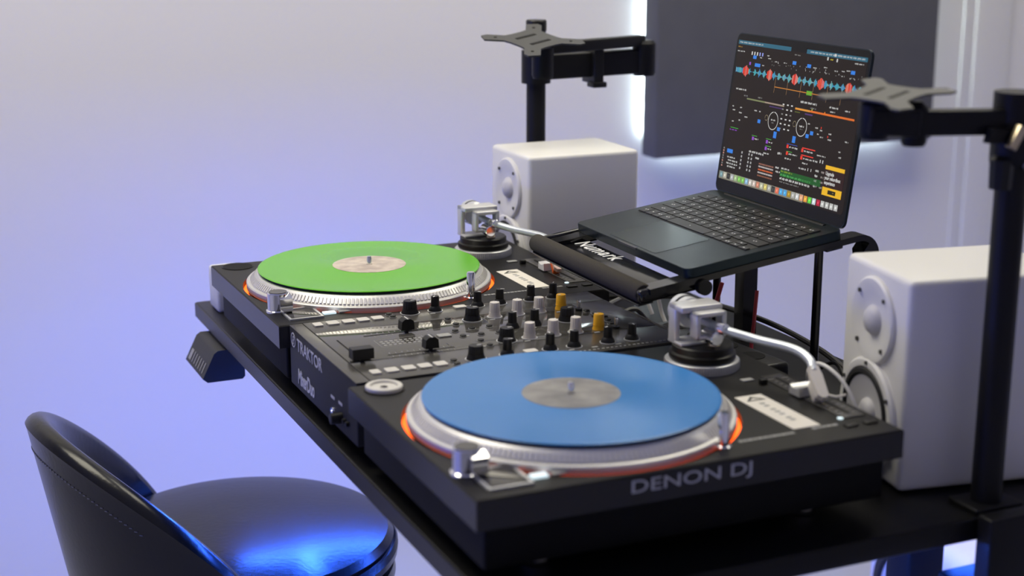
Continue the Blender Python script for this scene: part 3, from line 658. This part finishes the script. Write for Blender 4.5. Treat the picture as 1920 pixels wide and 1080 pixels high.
# dock
UI.append(([(-.1462, .0172), (.060, .0172), (.060, .0275), (-.1462, .0275)], (.22, .21, .16), .00035)); q(.060, .0180, .0885, .0272, (.05, .045, .04))
dc = [(.18, .30, .32), (.5, .48, .4), (.03, .03, .03), (.42, .43, .44), (.35, .48, .25), (.2, .48, .1), (.2, .48, .1), (.25, .42, .6), (.6, .55, .5), (.6, .5, .45), (.55, .22, .14), (.5, .5, .36), (.6, .5, .15), (.4, .4, .36), (.04, .04, .04), (.75, .17, .1), (.08, .35, .7), (.08, .35, .7), (.4, .25, .02), (.42, .42, .4), (.6, .6, .6), (.75, .36, .2), (.8, .36, .05), (.14, .6, .06), (.6, .7, .75), (.45, .02, .05), (.5, .5, .48), (.5, .5, .48), (.5, .5, .48), (.5, .5, .48)]
for i, c in enumerate(dc):
    u = -.1400+i*.00935; UI.append(([(u-.0038, .0192), (u+.0038, .0192), (u+.0038, .0268), (u-.0038, .0268)], c, .0006)); q(u-.0014, .0215, u+.0014, .0245, tuple(min(1, x*1.7+.03) for x in c), .0008)
me = bpy.data.meshes.new('screen_picture'); vv = []; ff = []
for pts, c, z in UI:
    n = len(vv); vv += [(SM @ Vector((u, v, z)))[:] for u, v in pts]; ff.append((n, n+1, n+2, n+3))
me.from_pydata(vv, [], ff); ca = me.color_attributes.new('Col', 'FLOAT_COLOR', 'CORNER')
ca.data.foreach_set('color', [x for pts, c, z in UI for k in range(4) for x in (*c, 1)])
me.materials.append(M_UI); link('screen_picture', me, scr)
M_UIW = mat('screen_white', (.02, .02, .02), .2, emit=(.72, .72, .7), es=.95)
R3 = SM.to_3x3()
for tx, u, v in (('Upgrade', .1000, .0590), ('your rekordbox', .0990, .0535), ('experience', .0995, .0478)):
    text('screen_lettering', tx, .0062, SM @ Vector((u, v, .0008)), R3 @ Vector((1, 0, 0)), R3 @ Vector((0, 1, 0)), M_UIW, scr, sx=.82, ext=.00002, fat=.0001)

# stand
sd = empty('laptop_stand', (0, 0, 0), 0, 'black metal laptop stand with a foam handle roll and white lettering', 'laptop stand')
sd.matrix_world = LM
C0 = -.0205; C1 = -.0114
for a in (-.143, .130):      # side rails that bend down at the back into flat legs
    w = .024; prof = []
    outp = [(-.050, C1), (.229, C1)]; R_ = .026
    for i in range(9): t = PI/2*i/8; outp.append((.236+R_*math.sin(t), C1-R_*(1-math.cos(t))))
    floor_c = (TZ - (OL.z)) ; legend = -.185
    outp.append((.262, -.238)); thk = .0075
    inp = [(-.050, C1-thk), (.229, C1-thk)]
    for i in range(9): t = PI/2*i/8; inp.append((.236+(R_-thk)*math.sin(t), C1-thk-(R_-thk)*(1-math.cos(t))))
    inp = inp[:-4]+[(.240, C1-.022), (.240, C1-.024), (.240, C1-.026), (.240, C1-.028), (.240, -.238)]
    poly = outp+inp[::-1]
    mbx = MB(); n = len(poly); vs = [(a+s, y, z) for s in (0, w) for y, z in poly]
    k = len(outp); fs = []
    for i in range(k-1):
        a_, b_, c_, d_ = i, i+1, n-2-i, n-1-i
        fs += [(a_, b_, c_, d_), (n+a_, n+d_, n+c_, n+b_), (a_, n+a_, n+b_, b_), (d_, c_, n+c_, n+d_)]
    fs += [(0, n-1, 2*n-1, n), (k-1, n+k-1, n+k, k)]
    # legs go straight down in the world: shear the lower run back to the vertical and cut it at the table
    mbx.add(vs, fs); out = []
    for v in mbx.v:
        v = Vector(v)
        if v.z < -.1:
            wpt = LM @ Vector((v.x, v.y, -.05)); t = wpt.copy(); t.z = TZ; v = LM.inverted() @ t
        out.append(v[:])
    mbx.v = out; mbx.build('side_rail', M_GLOSSBLK, sd)
for a in (-.128, .112):
    p0 = LM @ Vector((a+.01, .200, C1-.004)); p1 = p0.copy(); p1.z = TZ
    LI = LM.inverted(); MB().tube([LI @ p0, LI @ p1], .0055, 16).build('support_rod', M_GLOSSBLK, sd)
    MB().tube([LI @ p1, LI @ (p1+Vector((0, 0, .006)))], .011, 20).build('rod_foot', M_RUBBER, sd)
MB().box(-.143, .188, C0-.002, .154, .212, C1-.004, .002).build('cross_bar', M_GLOSSBLK, sd)
MB().box(-.158, -.040, C0-.004, .140, -.001, C0+.003, .002).build('name_plate', M_GLOSSBLK, sd)
text('stand_lettering', 'Numark', .0265, (-.116, -.0205, C0+.0033), (1, 0, 0), (0, 1, 0), mat('white_lettering', (.82, .82, .80), .5, bump=(90, .01)), sd, sx=1.15, fat=.00045, shear=.3, space=1.12)
MB().lathe([(0, 0), (.0105, 0), (.0118, .002), (.0118, .306), (.0105, .308), (0, .308)], (-.168, -.052, C0+.001), 32, axis='x').build('foam_roll', M_FOAM, sd)
for a in (-.170, .138):
    MB().box(a, -.062, C0-.008, a+.012, .030, C0+.0085, .004).build('end_bracket', M_GLOSSBLK, sd)
MB().lathe([(0, 0), (.009, 0), (.009, .010), (0, .010)], (.150, .018, C0-.004), 20, axis='x').build('lock_knob', M_BLACK, sd)
MB().box(-.165, -.064, C0-.0105, .146, -.044, C0-.0080, .001).build('handle_channel', M_GLOSSBLK, sd)
MB().box(-.160, -.004, C0-.004, -.128, .020, C0+.006, .002).build('corner_block', M_GLOSSBLK, sd)

# ------------------------------------------------------------------ studio monitors
SW, SH, SD = .142, .228, .188
def make_speaker():
    t = empty('studio_monitor', (0, 0, 0))          # origin: bottom, front face centre; front faces -y
    h = SW/2
    MB().box(-h, 0, .003, h, SD, SH, .007).build('cabinet', M_SPK, t)
    for x in (-.05, .05):
        for y in (.03, .16): MB().cyl((x, y, 0), .008, .004, 16).build('rubber_foot', M_RUBBER, t)
    # tweeter
    tz = .170
    f = MB().lathe([(.0465, 0), (.0465, .003), (.0445, .005), (.040, .0052), (.030, .0030), (.018, .0012), (.016, .0010), (.016, 0)], (0, 0, tz), 48, axis='-y', cap=False).build('tweeter_waveguide', M_SPK, t)
    MB().lathe([(.0165, .0008), (.016, .003), (.012, .0075), (.006, .0098), (0, .0105)], (0, 0, tz), 32, axis='-y').build('tweeter_dome', M_SPKCONE, t)
    for i in range(4):
        a = PI/4+PI/2*i; MB().cyl((.038*math.cos(a), -.0066, tz+.038*math.sin(a)), .0024, .002, 12, 0, 'y').build('screw', M_DARKPRINT, f)
    # woofer
    wz = .068
    w = MB().lathe([(.060, 0), (.060, .004), (.0575, .0065), (.052, .0070), (.0505, .0066), (.0505, 0)], (0, 0, wz), 56, axis='-y', cap=False).build('woofer_frame', M_SPK, t)
    MB().lathe([(.0505, .0050), (.0480, .0080), (.0440, .0085), (.0410, .0060), (.0410, .0040)], (0, 0, wz), 56, axis='-y', cap=False).build('surround', M_RUBBER, w)
    MB().lathe([(.0415, .0062), (.018, .0012), (0, .0010)], (0, 0, wz), 48, axis='-y', cap=False).build('cone', M_SPKCONE, w)
    MB().lathe([(.0160, .0012), (.0150, .0045), (.010, .0085), (.004, .0100), (0, .0102)], (0, 0, wz), 32, axis='-y', cap=False).build('dust_cap', M_SPKCONE, w)
    for i in range(6):
        a = PI/6+PI/3*i; MB().cyl((.0555*math.cos(a), -.0085, wz+.0555*math.sin(a)), .0022, .002, 12, 0, 'y').build('screw', M_DARKPRINT, w)
    MB().box(-.006, -.0008, .010, .006, .0005, .0125).build('badge', M_GREYPRINT, t, smooth=0)
    # rear panel: amplifier plate and port
    MB().box(-.05, SD-.001, .02, .05, SD+.002, .15, .001).build('rear_plate', M_BLACK, t)
    MB().lathe([(.022, 0), (.025, .003), (.019, .003), (.017, 0)], (0, SD, .188), 32, axis='y', cap=False).build('bass_port', M_BLACK, t)
    return t
sl = make_speaker(); sl.location = (-.497, .470, TZ)
tag(sl, 'white studio monitor speaker behind the green record, below the far screen mount', 'speaker', 'pair of studio monitors')
sr = copy_tree(sl); sr.location = (.426-.0608, .494+.0125, TZ); sr.rotation_euler.z = math.radians(-10)
sr['label'] = 'white studio monitor speaker behind the blue record, beside the near black pole'

# ------------------------------------------------------------------ screen mounts on poles
def vesa_plate(M):
    mb = MB(); arm = []
    for i in range(4):
        a = PI/4+PI/2*i; c, s = math.cos(a), math.sin(a)
        for r, d in ((.034, -.020), (.044, -.0125), (.072, -.0125), (.080, -.006), (.074, .0125), (.044, .0125), (.034, .020)):
            arm.append((c*r-s*d, s*r+c*d))
    n = len(arm); vs = [(x, y, z) for z in (0, .0025) for x, y in arm]+[(0, 0, 0), (0, 0, .0025)]
    fs = []
    for i in range(n):
        j = (i+1) % n; fs += [(j, i, 2*n), (n+i, n+j, 2*n+1), (i, j, n+j, n+i)]
    mb.add(vs, fs); return mb.xf(M)
def mount(name, base, ztop, label):
    t = empty(name, base, 0, label, 'monitor arm', 'screen mounts on the desk')
    MB().lathe([(0, 0), (.0155, 0), (.0155, ztop-.004), (.0145, ztop), (0, ztop)], n=32).build('pole', M_STEEL, t)
    MB().lathe([(0, ztop), (.0165, ztop-.014), (.0165, ztop+.001), (.015, ztop+.003), (0, ztop+.003)][1:], n=32).build('pole_cap', M_BLACK, t)
    MB().box(-.022, -.03, 0, .022, .03, .006, .002).build('base_plate', M_STEEL, t)
    return t
def beam(t, a, b, w, h, m=M_STEEL, name='arm'):
    a, b = Vector(a), Vector(b); d = b-a; L = d.length; x = d.normalized(); y = Vector((0, 0, 1)).cross(x).normalized(); z = x.cross(y)
    M = Matrix(((x.x, y.x, z.x, a.x), (x.y, y.y, z.y, a.y), (x.z, y.z, z.z, a.z), (0, 0, 0, 1)))
    return MB().box(0, -w/2, -h/2, L, w/2, h/2, .003).xf(M).build(name, m, t)
H = lambda z: z+.095     # from deck-top height to mount height
# far mount
ml_ = mount('screen_mount', (-.605, .565, TZ), H(.318), 'black pole with folded screen arm behind the white speaker at the green record')
MB().lathe([(.016, -.026), (.0235, -.026), (.0235, .026), (.016, .026)], (0, 0, H(.247)), 32).build('collar', M_STEEL, ml_)
beam(ml_, (.012, .0, H(.247)), (.012, .185, H(.250)), .022, .040)
MB().lathe([(0, -.026), (.017, -.026), (.019, -.022), (.019, .026), (.015, .031), (0, .031)], (.012, .190, H(.252)), 28).build('elbow', M_STEEL, ml_)
beam(ml_, (.012, .185, H(.283)), (.075, -.015, H(.283)), .020, .018)
cp = MB().box(-.012, .088, H(.218), .034, .105, H(.276), .002).build('cable_clip', M_BLACK, ml_)
MB().box(.012, .085, H(.212), .036, .110, H(.221), .002).build('clip_hook', M_BLACK, cp)
hd = MB().lathe([(0, -.035), (.015, -.035), (.017, -.030), (.017, .012), (0, .012)], (.078, -.025, H(.272)), 24).build('tilt_head', M_STEEL, ml_)
VM = Matrix.Translation((.085, -.045, H(.296))) @ Matrix.Rotation(math.radians(13), 4, 'Y') @ Matrix.Rotation(math.radians(3), 4, 'X') @ Matrix.Rotation(math.radians(20), 4, 'Z')
vp = vesa_plate(VM).build('vesa_plate', M_VESA, ml_)
for s in (-1, 1): MB().box(s*.016-.003, -.020, .0024, s*.016+.003, .020, .0030).xf(VM).build('slot_shade', M_UNDER, vp, smooth=0)  # black strips laid on the plate, painting the shade of its cut-outs
for i in range(4):
    a = PI/4+PI/2*i; MB().cyl((.058*math.cos(a), .058*math.sin(a), .0024), .0025, .0006, 12).xf(VM).build('hole', M_UNDER, vp)  # black discs laid on the arms, painting the shade inside screw holes
# near mount
mr_ = mount('screen_mount', (.490, .562, TZ), H(.322), 'black pole and screen arm reaching over the laptop, on the near desk edge')
MB().lathe([(.016, -.034), (.0225, -.034), (.0225, .034), (.016, .034)], (0, 0, H(.292)), 32).build('collar', M_STEEL, mr_)
kn_ = MB().prism([(-.006, -.012), (.006, -.012), (.010, .020), (-.004, .024)], -.004, .004, Matrix.Translation((.012, -.022, H(.285))) @ Matrix.Rotation(PI/2, 4, 'Y') @ Matrix.Rotation(PI, 4, 'Z')).build('clamp_lever', M_STEEL, mr_)
MB().box(-.004, -.012, -.012, .004, -.003, .012, .001).xf(Matrix.Translation((.022, -.012, H(.282))) @ Matrix.Rotation(math.radians(-30), 4, 'X')).build('clamp_jaw', M_BRASS, mr_)
MB().lathe([(0, 0), (.0045, 0), (.004, .003), (0, .003)], (.0205, -.002, H(.258)), 16, axis='x').build('clamp_screw', M_BRASS, mr_)
MB().lathe([(0, 0), (.011, .002), (.012, .03), (.008, .034), (0, .034)], (.005, -.018, H(.232)), 10).build('clamp_knob', M_BLACK, mr_)
beam(mr_, (0, -.010, H(.298)), (-.018, -.108, H(.300)), .022, .024)
MB().lathe([(0, -.020), (.010, -.020), (.012, -.016), (.012, .016), (.006, .022), (0, .022)], (-.018, -.106, H(.298)), 24).build('elbow', M_STEEL, mr_)
beam(mr_, (-.018, -.106, H(.300)), (-.030, -.155, H(.304)), .030, .026)
MB().lathe([(0, -.02), (.013, -.02), (.015, -.016), (.015, .012), (.010, .016), (0, .016)], (-.028, -.145, H(.306)), 24).build('tilt_head', M_STEEL, mr_)
VM = Matrix.Translation((-.028, -.133, H(.326))) @ Matrix.Rotation(math.radians(5), 4, 'Y') @ Matrix.Rotation(math.radians(5), 4, 'X') @ Matrix.Rotation(math.radians(22), 4, 'Z') @ Matrix.Scale(.8, 4)
vp = vesa_plate(VM).build('vesa_plate', M_VESA, mr_)
for s in (-1, 1): MB().box(s*.016-.003, -.020, .0024, s*.016+.003, .020, .0030).xf(VM).build('slot_shade', M_UNDER, vp, smooth=0)  # cut-out shade painted as black strips on top of the plate
MB().box(.028, -.035, -.09, .050, .035, .006, .003).build('desk_clamp', M_STEEL, mr_)
MB().box(-.03, -.030, -.09, .050, .030, -.08, .003).build('clamp_foot', M_STEEL, mr_)

# ------------------------------------------------------------------ chair
CH = Vector((-.39, .006, Z0-.37)); BACK = math.radians(276.4)
ch = empty('lounge_chair', (CH.x, CH.y, 0), 0, 'black leather tub chair with round seat and curved low back', 'chair')
sz = CH.z+.009
MB().lathe([(0, -.045), (.205, -.045), (.219, -.030), (.220, -.020), (.212, -.012), (.214, -.004), (.206, .006), (.17, .0125), (.09, .016), (0, .017)], (0, 0, sz-.012), 96).build('seat', M_LEATHER, ch)
MB().lathe([(0, -.11), (.185, -.11), (.208, -.095), (.216, -.060), (.214, -.046), (0, -.046)], (0, 0, sz-.012), 96).build('seat_base', M_LEATHER, ch)
MB().lathe([(.2170, -.004), (.2195, -.0015), (.2170, .001), (.2145, -.0015), (.2170, -.004)], (0, 0, sz-.012-.012), 96, cap=False).build('seat_piping', M_LEATHER, ch)
bk = MB(); NF = 64; PHI = 1.38; grid = []
for i in range(NF+1):
    f = -PHI+2*PHI*i/NF; k = math.cos(f/PHI*PI/2)
    zt = -.050+.252*max(0, k)**.75; zb = -.115; col = []; th = .034
    NP = 9
    def rad(z): return .218+.18*(z+.115)
    for j in range(NP): z = zb+(zt-.017-zb)*j/(NP-1); col.append((rad(z)+.012, z))
    for j in range(1, 8): a = PI*j/8; col.append((rad(zt)-.005+.017*math.cos(a), zt-.017+.017*math.sin(a)))
    for j in range(NP): z = zt-.017+(zb-zt+.017)*j/(NP-1); col.append((rad(z)-.022, z))
    for r, z in col: bk.v.append((r*math.cos(BACK+f), r*math.sin(BACK+f), sz+z))
    m_ = len(col)
for i in range(NF):
    for j in range(m_): a, b_ = i*m_+j, i*m_+(j+1) % m_; bk.f.append((a, b_, b_+m_, a+m_)); bk.mi.append(0)
bk.f.append(tuple(range(m_))); bk.f.append(tuple(NF*m_+j for j in range(m_))[::-1]); bk.mi += [0, 0]
br = bk.build('backrest', M_LEATHER, ch)
st = MB()
for i in range(60):
    f = -.75+1.5*i/60; k = math.cos(f/PHI*PI/2); z = -.050+.252*k**.75-.045; r = .218+.18*(z+.115)+.0122
    a = BACK+f; st.tube([(r*math.cos(a), r*math.sin(a), sz+z), (r*math.cos(a+.016), r*math.sin(a+.016), sz+z)], .0009, 5)
tag(st.build('stitching', M_GREYCABLE, br, smooth=0), kind='stuff')
MB().lathe([(0, .02), (.03, .02), (.026, .05), (.026, sz-.12), (0, sz-.12)], n=28).build('stem', M_CHROME, ch)
MB().lathe([(0, 0), (.215, 0), (.215, .006), (.06, .020), (0, .022)], n=64).build('foot_disc', M_CHROME, ch)

# ------------------------------------------------------------------ things behind and under
wb = empty('power_supply', (-.615, .058, TZ), 0, 'pale plastic power box standing on the desk behind the green record turntable', 'power box')
MB().box(-.010, -.032, 0, .044, .012, .064, .005).build('housing', mat('pale_plastic', (.74, .74, .73), .45, bump=(200, .03)), wb)
MB().box(.0445, -.02, .02, .0470, .006, .04, .0005).build('socket_plate', M_GREYPRINT, wb)
sb = empty('subwoofer', (-.36, 1.36, 0), math.radians(-8), 'white rounded subwoofer standing on the floor below the desk', 'subwoofer')
MB().box(-.16, -.16, .02, .16, .16, .33, .03).build('cabinet', M_SPK, sb)
MB().lathe([(.115, 0), (.12, .006), (.10, .010), (.095, .004)], (0, -.16, .175), 48, axis='-y', cap=False).build('driver_ring', M_RUBBER, sb)
MB().lathe([(.097, .004), (.05, .001), (0, .001)], (0, -.16, .175), 48, axis='-y', cap=False).build('cone', M_SPKCONE, sb)
for x in (-.12, .12):
    for y in (-.12, .12): MB().cyl((x, y, 0), .02, .022, 16).build('foot', M_RUBBER, sb)

def cable(name, pts, r, m, label, n=12):
    o = MB().tube(bez([Vector(p)+Vector((0, 0, TZ)) for p in pts], n), r, 8).build(name, m)
    return tag(o, label, 'cable')
cable('white_cable', [(.262, .520, .004), (.270, .500, .050), (.292, .478, .098), (.318, .476, .112), (.350, .482, .100), (.372, .486, .070), (.386, .484, .02)], .0022, M_WHITECABLE, 'thin white cable looped in front of the near white speaker')
cable('red_cable', [(-.10, .610, .095), (-.103, .600, .062), (-.112, .588, .048), (-.150, .568, .044), (-.185, .582, .02), (-.20, .590, .004)], .0030, M_REDCABLE, 'red cable hanging behind the mixer below the laptop stand')
cable('red_cable', [(-.060, .640, .090), (-.052, .632, .050), (-.045, .625, .012), (-.02, .62, .004)], .0026, M_REDCABLE, 'short dark red cable dropping to the desk beside the black power strip')
cable('grey_cable', [(-.232, .590, .075), (-.225, .555, .060), (-.190, .500, .062), (-.150, .458, .066), (-.118, .440, .070)], .0034, M_GREYCABLE, 'bent grey cable plugged in behind the mixer')
cable('braided_cable', [(-.118, .436, .076), (-.080, .440, .080), (-.020, .452, .078), (.040, .470, .060), (.075, .490, .004)], .0030, M_BRAID, 'braided silver cable trailing from the back of the mixer')
cable('white_cable', [(-.290, .610, .004), (-.300, .600, .040), (-.285, .590, .066), (-.255, .592, .060), (-.246, .600, .02), (-.24, .604, .004)], .0030, M_WHITECABLE, 'thick white cable loop standing beneath the laptop stand handle')
cable('black_cable', [(-.40, .560, .010), (-.28, .640, .030), (-.14, .690, .028), (.00, .700, .018), (.10, .690, .004)], .0042, M_BLKCABLE, 'thick black cable arching along the back edge of the desk')
cable('black_cable', [(.14, .575, .004), (.15, .59, .040), (.175, .60, .058), (.21, .59, .040), (.23, .57, .004)], .0024, M_BLKCABLE, 'thin black cable hoop behind the blue record tonearm')
for i in range(7):
    x = -.262+i*.026; y = .470+.006*(i % 3); z = .018+.007*(i % 4)
    cable('jumbled_cable', [(x, y, .004), (x+.006, y+.022, z), (x+.014, y+.045, z+.012), (x+.010, y+.070, z*.6+.004), (x+.016, y+.092, .004)], .0032, M_BLKCABLE if i % 3 else M_GREYCABLE, 'one of the jumbled dark cables heaped on the desk behind the mixer')['group'] = 'jumbled cables behind the mixer'
ps = empty('power_strip', (-.02, .560, TZ), math.radians(6), 'black power strip lying on the desk under the laptop stand', 'power strip')
MB().box(-.13, -.026, 0, .11, .026, .036, .006).build('housing', M_BLACK, ps)
for i in range(4): MB().cyl((-.10+i*.055, 0, .0358), .017, .0008, 24).build('socket', M_UNDER, ps)
